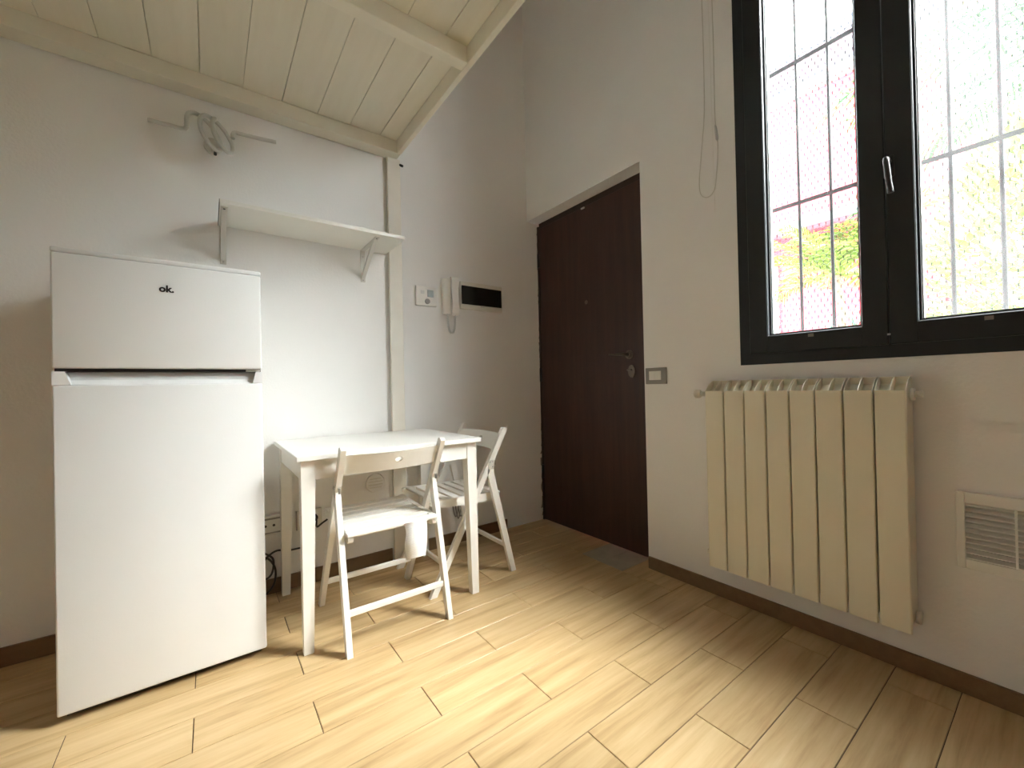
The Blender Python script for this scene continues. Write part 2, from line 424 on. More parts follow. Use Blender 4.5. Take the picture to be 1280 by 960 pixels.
# ragged plaster edge along the hinge side
mb = MB(); rr = random.Random(3)
zs = [i * 0.028 for i in range(77)]
front = [1.946 + rr.uniform(-0.004, 0.004) - (0.014 if z < 0.5 else 0.002) * rr.random() for z in zs]
for i in range(len(zs) - 1):
    a, b = front[i], front[i + 1]; z0, z1 = zs[i], zs[i + 1]
    t = 0.0035
    mb.add([(1.80, YB, z0), (a, YB - t, z0), (a + .004, YB, z0), (1.80, YB, z1), (b, YB - t, z1), (b + .004, YB, z1)], [(0, 1, 4, 3), (1, 2, 5, 4)])
o = mb.build('plaster_edge', 'wall', d1); o['label'] = 'ragged broken plaster edge'
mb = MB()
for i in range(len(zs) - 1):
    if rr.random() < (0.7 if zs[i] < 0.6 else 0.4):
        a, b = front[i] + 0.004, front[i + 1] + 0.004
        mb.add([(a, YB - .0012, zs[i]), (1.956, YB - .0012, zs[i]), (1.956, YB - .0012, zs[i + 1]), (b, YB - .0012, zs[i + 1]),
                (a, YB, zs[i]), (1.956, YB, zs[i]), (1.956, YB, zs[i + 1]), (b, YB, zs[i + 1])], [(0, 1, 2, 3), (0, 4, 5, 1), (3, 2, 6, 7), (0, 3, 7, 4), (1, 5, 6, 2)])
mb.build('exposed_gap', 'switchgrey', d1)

# ------------------------------------------------------------------ windows
def window(name, y0, y1, z0, z1, label, panes=2, dusty=(False, True), handle=True):
    w = tag(empty(name, (1.86, (y0 + y1) / 2, z0)), label, 'window', kind='structure')
    xa, xb = 1.842, 1.915
    F = 0.052
    MB().box(xa + .012, xb, y0, y0 + F, z0, z1).box(xa + .012, xb, y1 - F, y1, z0, z1).box(xa + .012, xb, y0 + F, y1 - F, z0, z0 + F).box(xa + .012, xb, y0 + F, y1 - F, z1 - F, z1).build('window_frame', 'alu', w)
    yi0, yi1 = y0 + F - .008, y1 - F + .008
    zi0, zi1 = z0 + F - .008, z1 - F + .008
    pw = (yi1 - yi0) / panes
    S = 0.071
    for k in range(panes):
        b = yi1 - k * pw - (0.001 if k else 0); a = yi1 - (k + 1) * pw + (0.001 if k < panes - 1 else 0)
        s = MB().box(xa, xb - .01, a, a + S, zi0, zi1, .003).box(xa, xb - .01, b - S, b, zi0, zi1, .003).box(xa + .0004, xb - .01, a + S - .004, b - S + .004, zi0, zi0 + S, .003).box(xa + .0004, xb - .01, a + S - .004, b - S + .004, zi1 - S, zi1, .003).build('sash', 'alu', w)
        ya, yb, za, zb = a + S, b - S, zi0 + S, zi1 - S
        g = MB()
        for q0, q1, r0, r1 in ((ya, ya + .006, za, zb), (yb - .006, yb, za, zb), (ya, yb, za, za + .006), (ya, yb, zb - .006, zb)): g.box(1.863, 1.882, q0, q1, r0, r1)
        g.build('glazing_bead', 'rubber', s)
        g = MB(); t = .0035
        for q0, q1, r0, r1 in ((ya + .006, ya + .006 + t, za + .006, zb - .006), (yb - .006 - t, yb - .006, za + .006, zb - .006), (ya + .006, yb - .006, za + .006, za + .006 + t), (ya + .006, yb - .006, zb - .006 - t, zb - .006)): g.box(1.872, 1.89, q0, q1, r0, r1)
        g.build('glass_spacer', 'alubright', s)
        MB().box(1.8775, 1.8815, ya + .004, yb - .004, za + .004, zb - .004).build('pane', 'glass_dusty' if dusty[k % len(dusty)] else 'glass_clean', s)
        # little drain cap under the pane
        ym = (ya + yb) / 2
        MB().box(xa - .0015, xa, ym - .008, ym + .010, zi0 + S - .020, zi0 + S - .008).build('drain_cap', 'switchgrey', s)
    if handle:
        ym = yi1 - pw
        h = MB().box(xa - .010, xa, ym - .026, ym + .002, 1.640, 1.712, .004, 2).build('window_handle', 'dark', w)
        MB().tube(spline([(xa - .01, ym - .012, 1.690), (xa - .040, ym - .012, 1.690), (xa - .048, ym - .014, 1.676), (xa - .046, ym - .018, 1.62), (xa - .044, ym - .022, 1.575)], 5), .0085, 10).build('handle_grip', 'dark', h)
        MB().box(xa - .003, xa, ym - .004, ym + .004, 1.115, 1.121).build('latch_tip', 'alubright', w)
    return w
window('window_1', *WIN[0], 'black aluminium casement window above the cream radiator')
# ------------------------------------------------------------------ security grille and wire mesh outside window_1
gr = tag(empty('security_grille', (2.03, 0.36, 0.98)), 'grey iron security bars with hexagonal wire netting outside the window', 'window bars')
y = 0.6735 + 0.1107 * 2
while y > -0.24:
    MB().tube([(2.032, y, 0.98), (2.032, y, 3.16)], 0.0062, 8).build('bar', 'iron', gr); y -= 0.1107
for z in (1.125, 1.724, 2.323, 2.922):
    MB().box(2.026, 2.031, -0.24, 0.96, z - .008, z + .008).build('cross_bar', 'iron', gr)
def seg(mb, p, q, r):
    p = Vector(p); q = Vector(q); t = (q - p).normalized(); u = Vector((1, 0, 0)); w = t.cross(u)
    vs = []
    for c in (p, q):
        for k in range(3):
            a = 2 * PI * k / 3; vs.append(c + (u * math.cos(a) + w * math.sin(a)) * r)
    mb.add(vs, [(0, 1, 4, 3), (1, 2, 5, 4), (2, 0, 3, 5)])
mb = MB(); tw = MB(); cw, rp = 0.0224, 0.0224; X = 2.045
for j in range(98):
    zt = 0.98 + j * rp
    for i in range(52):
        yy = -0.22 + (i + (0.5 if j % 2 else 0)) * cw
        a = (X, yy, zt); b = (X, yy, zt + rp * 0.48)
        seg(tw, a, b, 0.0017)
        seg(mb, b, (X, yy - cw / 2, zt + rp), 0.0008); seg(mb, b, (X, yy + cw / 2, zt + rp), 0.0008)
tag(mb.build('wire_netting', 'wire', gr), kind='stuff')
tag(tw.build('wire_twists', 'iron', gr), kind='stuff')

# ------------------------------------------------------------------ loft
ZBm, ZBd = 2.29, 2.36
XE = 0.868
lo = tag(empty('loft', (0.88, 2.2, 2.29)), 'cream painted timber sleeping loft with boards on beams', 'loft')
LX0, LY0 = XL + 0.004, 0.3
MB().box(LX0, XE + 0.022, 2.217, YB - 0.004, ZBm, ZBd, .002).build('ledger', 'loftbeam', lo)
MB().box(XE, XE + 0.024, LY0, 2.216, ZBm, ZBd + 0.16, .002).build('edge_beam', 'loftbeam', lo)
for yb in (1.437, 0.66):
    MB().box(LX0, XE - 0.001, yb, yb + 0.05, ZBm, ZBd, .002).build('cross_beam', 'loftbeam', lo)
MB().box(LX0, XE - 0.001, LY0, LY0 + 0.03, ZBm, ZBd + 0.16, .002).build('edge_beam', 'loftbeam', lo)
jx = XE - 0.096; joints = [XE - 0.001]
rr = random.Random(11)
while jx > LX0: joints.append(jx); jx -= 0.157
joints.append(LX0)
for i in range(len(joints) - 1):
    g = (0.0035, 0.001, 0.0035, 0.0028, 0.0012, 0.0022, 0.0025, 0.003, 0.003)[i % 9]
    g2 = (0.001, 0.0035, 0.0028, 0.0012, 0.0022, 0.0025, 0.003, 0.003, 0.002)[i % 9]
    b, a = joints[i] - g2 * 0.5, joints[i + 1] + g * 0.5
    MB().box(a, b, LY0 + .031, 2.30, ZBd + .0005, ZBd + .018, .0008).build('board', 'loft', lo)
MB().box(LX0, XE - .001, LY0 + .031, 2.30, ZBd + .0185, ZBd + .03).build('deck', 'loft', lo)
MB().box(0.832, 0.907, 2.274, YB - .013, 0, ZBm - .001, .002).build('post', 'postpaint', lo)
for yy, zz, L in ((2.19, 2.325, .006), (1.452, 2.325, .006), (1.02, 2.325, .006)):
    MB().tube([(XE + .024, yy, zz), (XE + .024 + L, yy, zz)], 0.011, 6).build('bolt', 'bolt', lo)
MB().tube([(0.905, 2.275, 2.262), (0.917, 2.262, 2.252)], 0.007, 8).build('bolt', 'bolt', lo)

# ------------------------------------------------------------------ fridge
fr = tag(empty('fridge', (-0.106, 2.03, 0)), 'white two-door fridge freezer standing against the back wall', 'fridge')
fx0, fx1, fy = -0.372, 0.160, 1.775
MB().box(fx0 + .003, fx1 - .003, fy + .058, 2.285, .03, 1.400, .004).build('body', 'fridgeside', fr)
MB().box(fx0 - .001, fx1 + .001, fy + .004, 2.285, 1.4005, 1.416, .004, 2).build('top_panel', 'enamel', fr)
fz = MB().box(fx0, fx1, fy, fy + .055, 1.054, 1.3995, .006, 3).build('freezer_door', 'enamel', fr)
text_mesh('logo_lettering', 'ok.', 0.031, 'dark', fz, (-0.108, fy - .0004, 1.318), (PI / 2, 0, 0), 0.0005, 0.0011)
fd = MB().box(fx0, fx1, fy, fy + .055, .028, 1.003, .006, 3).build('fridge_door', 'enamel', fr)
MB().prism([(fx0, 1.0035), (fx0 + .040, 1.0035), (fx0 + .026, 1.044), (fx0, 1.044)], fy + .001, fy + .055, 'y').build('handle_end', 'enamel', fd)
MB().prism([(fx1 - .030, 1.0035), (fx1, 1.0035), (fx1, 1.044), (fx1 - .020, 1.044)], fy + .001, fy + .055, 'y').build('handle_end', 'enamel', fd)
MB().prism([(fy + .010, 1.0035), (fy + .055, 1.0035), (fy + .055, 1.043), (fy + .034, 1.043), (fy + .026, 1.018)], fx0 + .0265, fx1 - .0205, 'x').build('handle_recess', 'enamel', fd)
MB().box(fx0 + .004, fx1 - .004, fy + .012, fy + .057, 1.0445, 1.0535).build('door_gasket', 'dark', fr)
MB().box(fx1 - .05, fx1 - .006, fy + .01, fy + .05, 1.0455, 1.0525, .001).build('hinge', 'bracket', fr)
MB().box(fx1 - .016, fx1 - .004, fy + .020, fy + .05, 1.416, 1.421, .001).build('hinge_cap', 'greyp', fr)
MB().box(fx0 + .015, fx1 - .015, fy + .035, fy + .055, .008, .027).build('plinth', 'dark', fr)
for px in (fx0 + .03, fx1 - .03):
    for py in (fy + .075, 2.23):
        MB().tube([(px, py, 0.001), (px, py, .034)], .016, 12).build('foot', 'dark', fr)

# ------------------------------------------------------------------ shelf with brackets
sh = tag(empty('wall_shelf', (0.43, 2.305, 1.736)), 'white wall shelf board on two angled brackets beside the fridge', 'shelf')
MB().box(0.046, 0.822, 2.018, 2.303, 1.736, 1.753, .0012).build('shelf_board', 'shelf', sh)
MB().box(0.0440, 0.0457, 2.02, 2.303, 1.737, 1.752).build('edge_band', 'dark', sh)
for bx in (0.062, 0.692):
    b = MB().box(bx - .012, bx + .012, 2.299, 2.304, 1.562, 1.7355, .001).box(bx - .012, bx + .012, 2.05, 2.2985, 1.731, 1.7357, .001).build('bracket', 'bracket', sh)
    mb = MB()
    A, C_ = (2.10, 1.7308), (2.2985, 1.585)
    mb.prism([(2.075, 1.7308), (2.2985, 1.578), (2.2985, 1.602), (2.112, 1.7308)], bx - .0095, bx + .0095, 'x')
    mb.build('brace', 'bracket', b)
    for p in ((bx, 2.2985, 1.571), (bx, 2.2985, 1.700)):
        MB().tube([p, (p[0], p[1] - .003, p[2])], .004, 8).build('screw', 'steel', b)
    MB().tube([(bx, 2.064, 1.7308), (bx, 2.064, 1.7285)], .004, 8).build('screw', 'dark', b)

# ------------------------------------------------------------------ twisted tube wall lamp
lp = tag(empty('wall_lamp', (0.035, 2.305, 2.09)), 'grey twisted tube wall lamp coiled in the middle under the loft', 'lamp')
pts = [(-0.186, 2.215, 2.090), (-0.12, 2.214, 2.0925), (-0.066, 2.212, 2.095)]
n = 44
for i in range(n + 1):
    t = i / n; a = PI * 0.98 + 2 * PI * 2.12 * t * -1
    pts.append((-0.012 + 0.092 * t + 0.046 * math.cos(a) - 0.014 * math.sin(a), 2.205 + 0.060 * math.sin(a + 0.9), 2.102 + 0.084 * math.sin(a) + 0.006 * t))
MB().tube(spline(pts, 3), 0.0088, 10).build('coiled_tube', 'lampglass', lp)
MB().tube(spline([(0.102, 2.20, 2.105), (0.103, 2.205, 2.125), (0.112, 2.21, 2.139), (0.135, 2.212, 2.141), (0.20, 2.214, 2.146), (0.272, 2.215, 2.152)], 5), 0.0088, 10).build('straight_arm', 'lampglass', lp)
MB().tube([(0.030, 2.304, 2.09), (0.030, 2.285, 2.09)], 0.034, 20).tube([(0.030, 2.286, 2.09), (0.032, 2.235, 2.04), (0.034, 2.20, 2.022)], 0.010, 8).build('wall_mount', 'bracket', lp)
MB().tube([(0.037, 2.198, 2.020), (0.037, 2.194, 2.008)], 0.006, 8).build('fixing_screw', 'dark', lp)

# ------------------------------------------------------------------ table
TZ = 0.733
tb = tag(empty('table', (0.637, 1.975, 0)), 'small white rectangular table with tapered legs against the back wall', 'table')
tx0, tx1, ty0, ty1 = 0.250, 1.034, 1.660, 2.288
MB().box(tx0, tx1, ty0, ty1, TZ - .020, TZ, .002).build('tabletop', 'tabletop', tb)
lx0, lx1, ly0, ly1 = tx0 + .018, tx1 - .016, ty0 + .022, ty1 - .02
za = TZ - .0205
def tleg(cx, cy, sx, sy):
    mb = MB(); w0, w1 = 0.048, 0.034
    vs = []
    for z, w in ((0.0, w1), (0.62, w0), (za, w0)):
        xs = (cx, cx + sx * w); ys = (cy, cy + sy * w)
        vs += [(xs[0], ys[0], z), (xs[1], ys[0], z), (xs[1], ys[1], z), (xs[0], ys[1], z)]
    fs = [(0, 1, 2, 3), (8, 9, 10, 11)]
    for r in (0, 4):
        for k in range(4): fs.append((r + k, r + (k + 1) % 4, r + 4 + (k + 1) % 4, r + 4 + k))
    return mb.add(vs, fs).build('leg', 'whitewood', tb)
tleg(lx0, ly0, 1, 1); tleg(lx1, ly0, -1, 1); tleg(lx0, ly1, 1, -1); tleg(lx1, ly1, -1, -1)
zb = 0.637
MB().box(lx0 + .048, lx1 - .048, ly0 + .004, ly0 + .022, zb, za, .001).build('apron', 'whitewood', tb)
MB().box(lx0 + .048, lx1 - .048, ly1 - .022, ly1 - .004, zb, za, .001).build('apron', 'whitewood', tb)
MB().box(lx0 + .004, lx0 + .022, ly0 + .048, ly1 - .048, zb, za, .001).build('apron', 'whitewood', tb)
MB().box(lx1 - .022, lx1 - .004, ly0 + .048, ly1 - .048, zb, za, .001).build('apron', 'whitewood', tb)

# ------------------------------------------------------------------ folding chairs (local: x across, y forward, z up)
def yp(z): return 0.045 + 0.425 * (0.757 - z) / 0.757          # centre line of the long posts
PZ = 0.583
def yr(z): return 0.010 + (yp(PZ) - 0.004) * z / PZ            # centre line of the rear legs
def make_chair(label, loc, rz, with_tag):
    c = tag(empty('folding_chair', loc, rz), label, 'chair', 'white folding chairs at the small table')
    bl = lambda mb, nm, m, par=c: mb.build(nm, m, par, world=False)
    d = 0.0175
    for sx in (-1, 1):
        x0, x1 = sx * 0.193, sx * 0.214
        t = 0.757 - 0.012
        poly = [(yp(0) - d, 0), (yp(0) + d, 0), (yp(t) + d, t)]
        dy, dz = -0.425 / 0.869, 0.757 / 0.869
        cx_, cz_ = yp(t), t
        for k in range(7):
            a = k * PI / 6
            poly.append((cx_ + d * math.cos(a) * 0.95, cz_ + d * math.sin(a) * 0.75))
        poly.append((yp(t) - d, t))
        bl(MB().prism(poly, min(x0, x1), max(x0, x1), 'x'), 'leg', 'whitewood')
        zt = PZ - .012
        bl(MB().prism([(yr(0) - .015, 0), (yr(0) + .015, 0), (yr(zt) + .015, zt - .035), (yr(zt) - .004, zt + .006), (yr(zt) - .015, zt)], min(x0, x1), max(x0, x1), 'x'), 'leg', 'whitewood')
        h = bl(MB().box(sx * 0.2145, sx * 0.2165, yp(PZ) - .022, yp(PZ) + .014, PZ - .030, PZ + .016, .0006), 'hinge_plate', 'bracket')
        for q, w in ((yp(PZ) - .012, PZ - .018), (yp(PZ) + .004, PZ + .006), (yp(PZ) - .013, PZ + .006)):
            s_ = MB().tube([(sx * 0.2165, q, w), (sx * 0.2185, q, w)], .0038, 8).build('screw', 'steel', h, world=False)
        bl(MB().box(sx * 0.200, sx * 0.207, yp(PZ) - .036, yp(PZ) - .024, PZ - .012, PZ + .010), 'hinge_pin', 'steel')
    # curved backrest with a finger hole
    mb = MB(); nx = 24; zb0, zb1, th = 0.646, 0.724, 0.013
    def yb(x, z): return yp(z) - 0.036 * (1 - (x / 0.19) ** 2) + 0.004
    vs = []
    for i in range(nx + 1):
        x = -0.193 + 0.386 * i / nx
        for z in (zb0, zb1): vs += [(x, yb(x, z) - th / 2, z), (x, yb(x, z) + th / 2, z)]
    fs = [(0, 1, 3, 2), (nx * 4, nx * 4 + 2, nx * 4 + 3, nx * 4 + 1)]
    for i in range(nx):
        a, b = i * 4, (i + 1) * 4
        for p, q in ((0, 1), (1, 3), (3, 2), (2, 0)): fs.append((a + p, b + p, b + q, a + q))
    mb.add(vs, fs, False)
    br = bl(mb, 'backrest', 'whitewood')
    cut = MB().prism([(0.012 + 0.0165 * math.cos(t * PI / 10), 0.688 + 0.0095 * math.sin(t * PI / 10)) for t in range(20)], -0.2, 0.3, 'y').build('tmp_cut', 'whitewood')
    md = br.modifiers.new('hole', 'BOOLEAN'); md.object = cut; md.operation = 'DIFFERENCE'; md.solver = 'EXACT'
    br.parent = None
    bpy.context.view_layer.update()
    me = bpy.data.meshes.new_from_object(br.evaluated_get(bpy.context.evaluated_depsgraph_get()))
    br.modifiers.clear(); br.data = me; br.parent = c
    bpy.data.objects.remove(cut)
    # seat
    zs_ = lambda y: 0.423 + 0.035 * (y - 0.066)
    n = 7; p0, p1 = 0.064, 0.462; pitch = (p1 - p0) / n
    for k in range(n):
        ya, yb_ = p0 + k * pitch, p0 + (k + 1) * pitch - 0.018
        za_, zb_ = zs_(ya), zs_(yb_)
        bl(MB().prism([(ya, za_ - .010), (yb_, zb_ - .010), (yb_, zb_ - .002), (yb_ - .002, zb_), (ya + .002, za_), (ya, za_ - .002)], *((-0.187, 0.187) if k == 0 else (-0.163, 0.163)), 'x'), 'seat_slat', 'whitewood')
    for sx in (-1, 1):
        x0, x1 = sorted((sx * 0.1635, sx * 0.184))
        ys = p0 + pitch - .016
        poly = [(0.097, zs_(0.097) - .043), (0.44, zs_(0.44) - .036), (0.458, zs_(0.458) - .022), (0.460, zs_(0.46) - .004), (0.452, zs_(0.452) + .001), (ys, zs_(ys) + .001), (ys, zs_(ys) - .0105), (0.092, zs_(0.092) - .0105)]
        for q in range(1, 6):
            a = PI / 2 + q * PI / 6
            poly.append((0.094 + .020 * math.cos(a), zs_(0.094) - .0265 + .016 * math.sin(a)))
        bl(MB().prism(poly, x0, x1, 'x'), 'seat_rail', 'whitewood')
    zr = 0.414
    bl(MB().tube([(-0.192, yr(zr) - 0.0, zr - .012), (0.192, yr(zr), zr - .012)], .009, 10), 'seat_rod', 'whitewood')
    ypv = 0.235
    zq = 0.757 - (ypv - 0.045) * 0.757 / 0.425
    bl(MB().tube([(-0.192, ypv, zq), (0.192, ypv, zq)], .0075, 10), 'seat_rod', 'whitewood')
    for f_, z in ((yr, 0.138), (yp, 0.128)):
        y = f_(z)
        bl(MB().box(-0.193, 0.193, y - .008, y + .008, z - .0115, z + .0115, .003), 'stretcher', 'whitewood')
    if with_tag:
        mb = MB(); vs = []; nz_ = 10
        for i in range(nz_ + 1):
            z = 0.419 - 0.146 * i / nz_
            yy = 0.0605 - 0.008 * math.sin(min(1, i / 3) * PI / 2) + 0.006 * math.sin(i / nz_ * PI) * -1
            xx0 = 0.032 + 0.004 * math.sin(i * 0.8); xx1 = 0.130 - 0.001 * i
            vs += [(xx0, yy, z), (xx1, yy - 0.002, z), (xx0, yy + .0006, z), (xx1, yy - .0014, z)]
        fs = []
        for i in range(nz_):
            a, b = i * 4, i * 4 + 4
            fs += [(a, a + 1, b + 1, b), (a + 2, b + 2, b + 3, a + 3), (a, b, b + 2, a + 2), (a + 1, a + 3, b + 3, b + 1)]
        mb.add(vs, fs, True)
        t_ = bl(mb, 'care_tag', 'tag'); t_['label'] = 'white printed paper tag hanging from the seat'
    return c
make_chair('white wooden folding chair with a printed paper tag hanging from its seat', (0.602, 1.566, 0), 0, True)
make_chair('white wooden folding chair without a tag, turned towards the fridge at the table end', (1.292, 1.975, 0), PI / 2, False)

# ------------------------------------------------------------------ radiator
ra = tag(empty('radiator', (1.80, 0.632, 0.17)), 'cream aluminium radiator of eight sections hung below the window', 'radiator')
ry0, ry1, rz0, rz1 = 0.306, 0.958, 0.170, 0.932
pit = (ry1 - ry0) / 8
rxf, rxb = 1.752, 1.842
def rad_section(ya):
    a, b = ya + .0024, ya + pit - .0024
    root = MB()
    # front plate with rolled edges
    root.prism([(rxf + .003, a), (rxf, a + .003), (rxf, b - .003), (rxf + .003, b), (rxf + .010, b), (rxf + .010, a)], rz0, rz1, 'z')
    # side fins and centre web reaching to the back
    fin = [(rxf + .002, rz1 - .001), (rxf + .010, rz0 + .03), (rxb - .01, rz0 + .03), (rxb, rz0 + .06), (rxb, 0.972), (rxb - .016, 0.976)]
    for i in range(1, 6):
        t = i / 6
        fin.append((rxb - .016 - (rxb - .018 - rxf) * t, 0.976 - (0.976 - rz1) * (t ** 1.7)))
    m_ = (a + b) / 2
    for q0, q1 in ((a + .0002, a + .0022), (b - .0022, b - .0002), (m_ - .0015, m_ + .0015)):
        root.prism(fin, q0, q1, 'y')
    o = root.build('section', 'rad', ra)
    # scooped air outlet and back plate
    MB().box(rxb - .022, rxb - .001, a + .0025, b - .0025, rz0 + .04, 0.9755, .001).prism([(rxf + .0102, 0.890), (rxb - .023, 0.945), (rxb - .023, 0.952), (rxf + .0102, 0.897)], a + .0025, b - .0025, 'y').build('air_outlet', 'rad', o)
for k in range(8): rad_section(ry0 + k * pit)
MB().tube([(1.80, ry0 - .001, 0.918), (1.80, ry0 - .010, 0.918)], .020, 14).tube([(1.80, ry0 - .009, 0.918), (1.80, ry0 - .028, 0.918)], .010, 8).tube([(1.80, ry0 - .020, 0.918), (1.788, ry0 - .026, 0.918)], .006, 8).build('air_vent_valve', 'oldwhite', ra)
MB().tube([(1.80, ry1 + .001, 0.918), (1.80, ry1 + .016, 0.918)], .016, 6).build('union_nut', 'switchgrey', ra)
MB().tube([(1.80, ry1 + .0165, 0.918), (1.80, ry1 + .040, 0.918)], .011, 12).tube([(1.80, ry1 + .030, 0.918), (1.858, ry1 + .030, 0.918)], .009, 10).build('valve_body', 'oldwhite', ra)
MB().tube([(1.80, ry1 + .0405, 0.918), (1.80, ry1 + .048, 0.918), (1.80, ry1 + .066, 0.918), (1.80, ry1 + .070, 0.918)], [.012, .019, .019, .014], 16).build('valve_knob', 'oldwhite', ra)
MB().tube([(1.80, ry1 + .001, 0.212), (1.80, ry1 + .024, 0.212), ], .012, 10).tube([(1.80, ry1 + .018, 0.212), (1.858, ry1 + .018, 0.212)], .009, 10).build('return_valve', 'oldwhite', ra)
MB().tube([(1.80, ry0 - .001, 0.212), (1.80, ry0 - .012, 0.212)], .020, 12).build('blind_plug', 'oldwhite', ra)
for q in (ry0 + pit, ry1 - pit): MB().box(rxb - .03, XR - .001, q - .008, q + .008, 0.86, 0.875).build('wall_bracket', 'oldwhite', ra)

# ------------------------------------------------------------------ ventilation grille on the right wall
vg = tag(empty('vent_grille', (1.86, 0.10, 0.39)), 'white louvred ventilation grille low on the wall beside the radiator', 'vent')
gy0, gy1, gz0, gz1 = -0.018, 0.220, 0.389, 0.620
fw = 0.020
MB().box(1.842, 1.859, gy0, gy0 + fw, gz0, gz1, .002).box(1.842, 1.859, gy1 - fw, gy1, gz0, gz1, .002).box(1.8422, 1.859, gy0 + fw - .002, gy1 - fw + .002, gz1 - .034, gz1, .002).box(1.8422, 1.859, gy0 + fw - .002, gy1 - fw + .002, gz0, gz0 + .030, .002).build('frame', 'whitepl', vg)
MB().box(2.004, 2.02, VENT[0], VENT[1], VENT[2], VENT[3]).build('duct_cap', 'whitepl', vg)
nl = 11
for k in range(nl):
    z = gz0 + .036 + k * (gz1 - gz0 - .072) / (nl - 1)
    MB().prism([(1.8435, z - .0052), (1.8575, z + .0030), (1.8575, z + .0050), (1.8435, z - .0030)], gy0 + fw, gy1 - fw, 'y').build('louvre', 'whitepl', vg)
MB().box(1.8430, 1.8445, 0.099, 0.104, gz0 + .03, gz1 - .034).build('centre_rib', 'whitepl', vg)

# ------------------------------------------------------------------ small wall fittings
sw = tag(empty('light_switch', (1.86, 1.268, 1.01)), 'grey light switch plate with white rockers beside the door', 'switch')
MB().box(1.850, 1.8595, 1.207, 1.329, 0.967, 1.051, .003, 2).build('plate', 'switchgrey', sw)
MB().box(1.8475, 1.8500, 1.236, 1.306, 0.988, 1.034, .0008).build('surround', 'whitepl', sw)
for a in (1.2375, 1.272): MB().box(1.8455, 1.8476, a, a + .0325, 0.990, 1.032, .0008).build('rocker', 'whitepl', sw)

th = tag(empty('thermostat', (1.06, 2.305, 1.52)), 'small white thermostat with display and round dial', 'thermostat')
MB().box(0.995, 1.128, 2.285, 2.304, 1.466, 1.582, .003, 2).build('housing', 'whitepl', th)
MB().box(1.065, 1.106, 2.2838, 2.286, 1.520, 1.563, .0005).build('display', 'lcd', th)
MB().box(1.022, 1.046, 2.2838, 2.286, 1.535, 1.556, .0005).build('button', 'greyp', th)
MB().tube([(1.064, 2.2855, 1.492), (1.064, 2.277, 1.492)], [.0165, .015], 20).build('dial', 'switchgrey', th)

ic = tag(empty('intercom_handset', (1.215, 2.305, 1.54)), 'white wall intercom with handset and looped cord', 'intercom')
MB().box(1.168, 1.262, 2.270, 2.304, 1.425, 1.648, .008, 2).build('base', 'whitepl', ic)
hs = MB()
pr = [(2.2555, 1.420), (2.246, 1.432), (2.240, 1.462), (2.250, 1.50), (2.252, 1.54), (2.249, 1.585), (2.239, 1.62), (2.243, 1.648), (2.2555, 1.658), (2.2695, 1.655), (2.2695, 1.420)]
hs.prism(pr[::-1], 1.212, 1.258, 'x').build('handset', 'whitepl', ic)
MB().prism([(x + .0, z) for x, z in pr[1:-2]][::-1] + [], 1.2085, 1.2115, 'x').build('handset_edge', 'whitepl', ic)
cp = []
for i in range(121):
    t = i / 120
    a = PI * t
    bx = 1.193 + 0.022 - 0.026 * math.cos(a); bz = 1.424 - 0.116 * math.sin(a) ** 0.8
    w = 2 * PI * 30 * t
    cp.append((bx + .006 * math.cos(w), 2.268 + .006 * math.sin(w), bz + 0.0))
MB().tube(cp, .003, 5).build('coiled_cord', 'greyp', ic)

fb = tag(empty('fuse_box', (1.445, 2.305, 1.555)), 'cream fuse box with dark smoked cover on the back wall', 'fuse box')
MB().box(1.287, 1.607, 2.276, 2.304, 1.470, 1.645, .004, 2).build('housing', 'oldwhite', fb)
MB().box(1.294, 1.598, 2.268, 2.2765, 1.500, 1.617, .002).build('cover', 'smoked', fb)
MB().box(1.435, 1.460, 2.267, 2.2765, 1.491, 1.499, .001).build('catch', 'bracket', fb)

# sockets low on the back wall
s1 = tag(empty('wall_socket', (0.235, 2.305, 0.33)), 'white wall socket with dark strips along its edges close to the fridge', 'socket')
MB().box(0.175, 0.300, 2.284, 2.304, 0.285, 0.378, .003).build('plate', 'whitepl', s1)
MB().box(0.176, 0.299, 2.282, 2.2845, 0.358, 0.366).box(0.176, 0.299, 2.282, 2.2845, 0.292, 0.299).build('dark_strip', 'switchgrey', s1)  # dark grey strips along the top and bottom of the plate
for px in (0.208, 0.243): MB().tube([(px, 2.2845, 0.330), (px, 2.282, 0.330)], .006, 10).build('socket_hole', 'dark', s1)
s2 = tag(empty('wall_socket', (0.40, 2.305, 0.325)), 'double wall socket with a black plug behind the table leg', 'socket')
MB().box(0.343, 0.458, 2.290, 2.304, 0.280, 0.372, .003).build('plate', 'oldwhite', s2)
MB().box(0.400, 0.440, 2.286, 2.2905, 0.296, 0.356, .002).box(0.352, 0.392, 2.286, 2.2905, 0.296, 0.356, .002).build('insert', 'whitepl', s2)
MB().box(0.340, 0.345, 2.2885, 2.304, 0.279, 0.373).build('dark_strip', 'switchgrey', s2)  # dark grey strip down the left edge of the plate
pg = tag(empty('power_plug', (0.425, 2.286, 0.33)), 'black plug with a short cable in the double wall socket', 'plug')
MB().tube([(0.420, 2.2855, 0.332), (0.420, 2.265, 0.332), (0.421, 2.258, 0.331)], [.017, .016, .010], 14).build('plug_body', 'dark', pg)
MB().tube(spline([(0.421, 2.258, 0.331), (0.424, 2.245, 0.325), (0.425, 2.245, 0.292), (0.452, 2.25, 0.305), (0.492, 2.262, 0.322)], 6), .0045, 8).build('cable', 'cable', pg)
rv = tag(empty('round_vent', (0.737, 2.305, 0.452)), 'small round white vent cover low on the wall behind the folding chair', 'vent')
MB().tube([(0.737, 2.304, 0.452), (0.737, 2.297, 0.452)], [.052, .049], 28).build('ring', 'wall', rv)
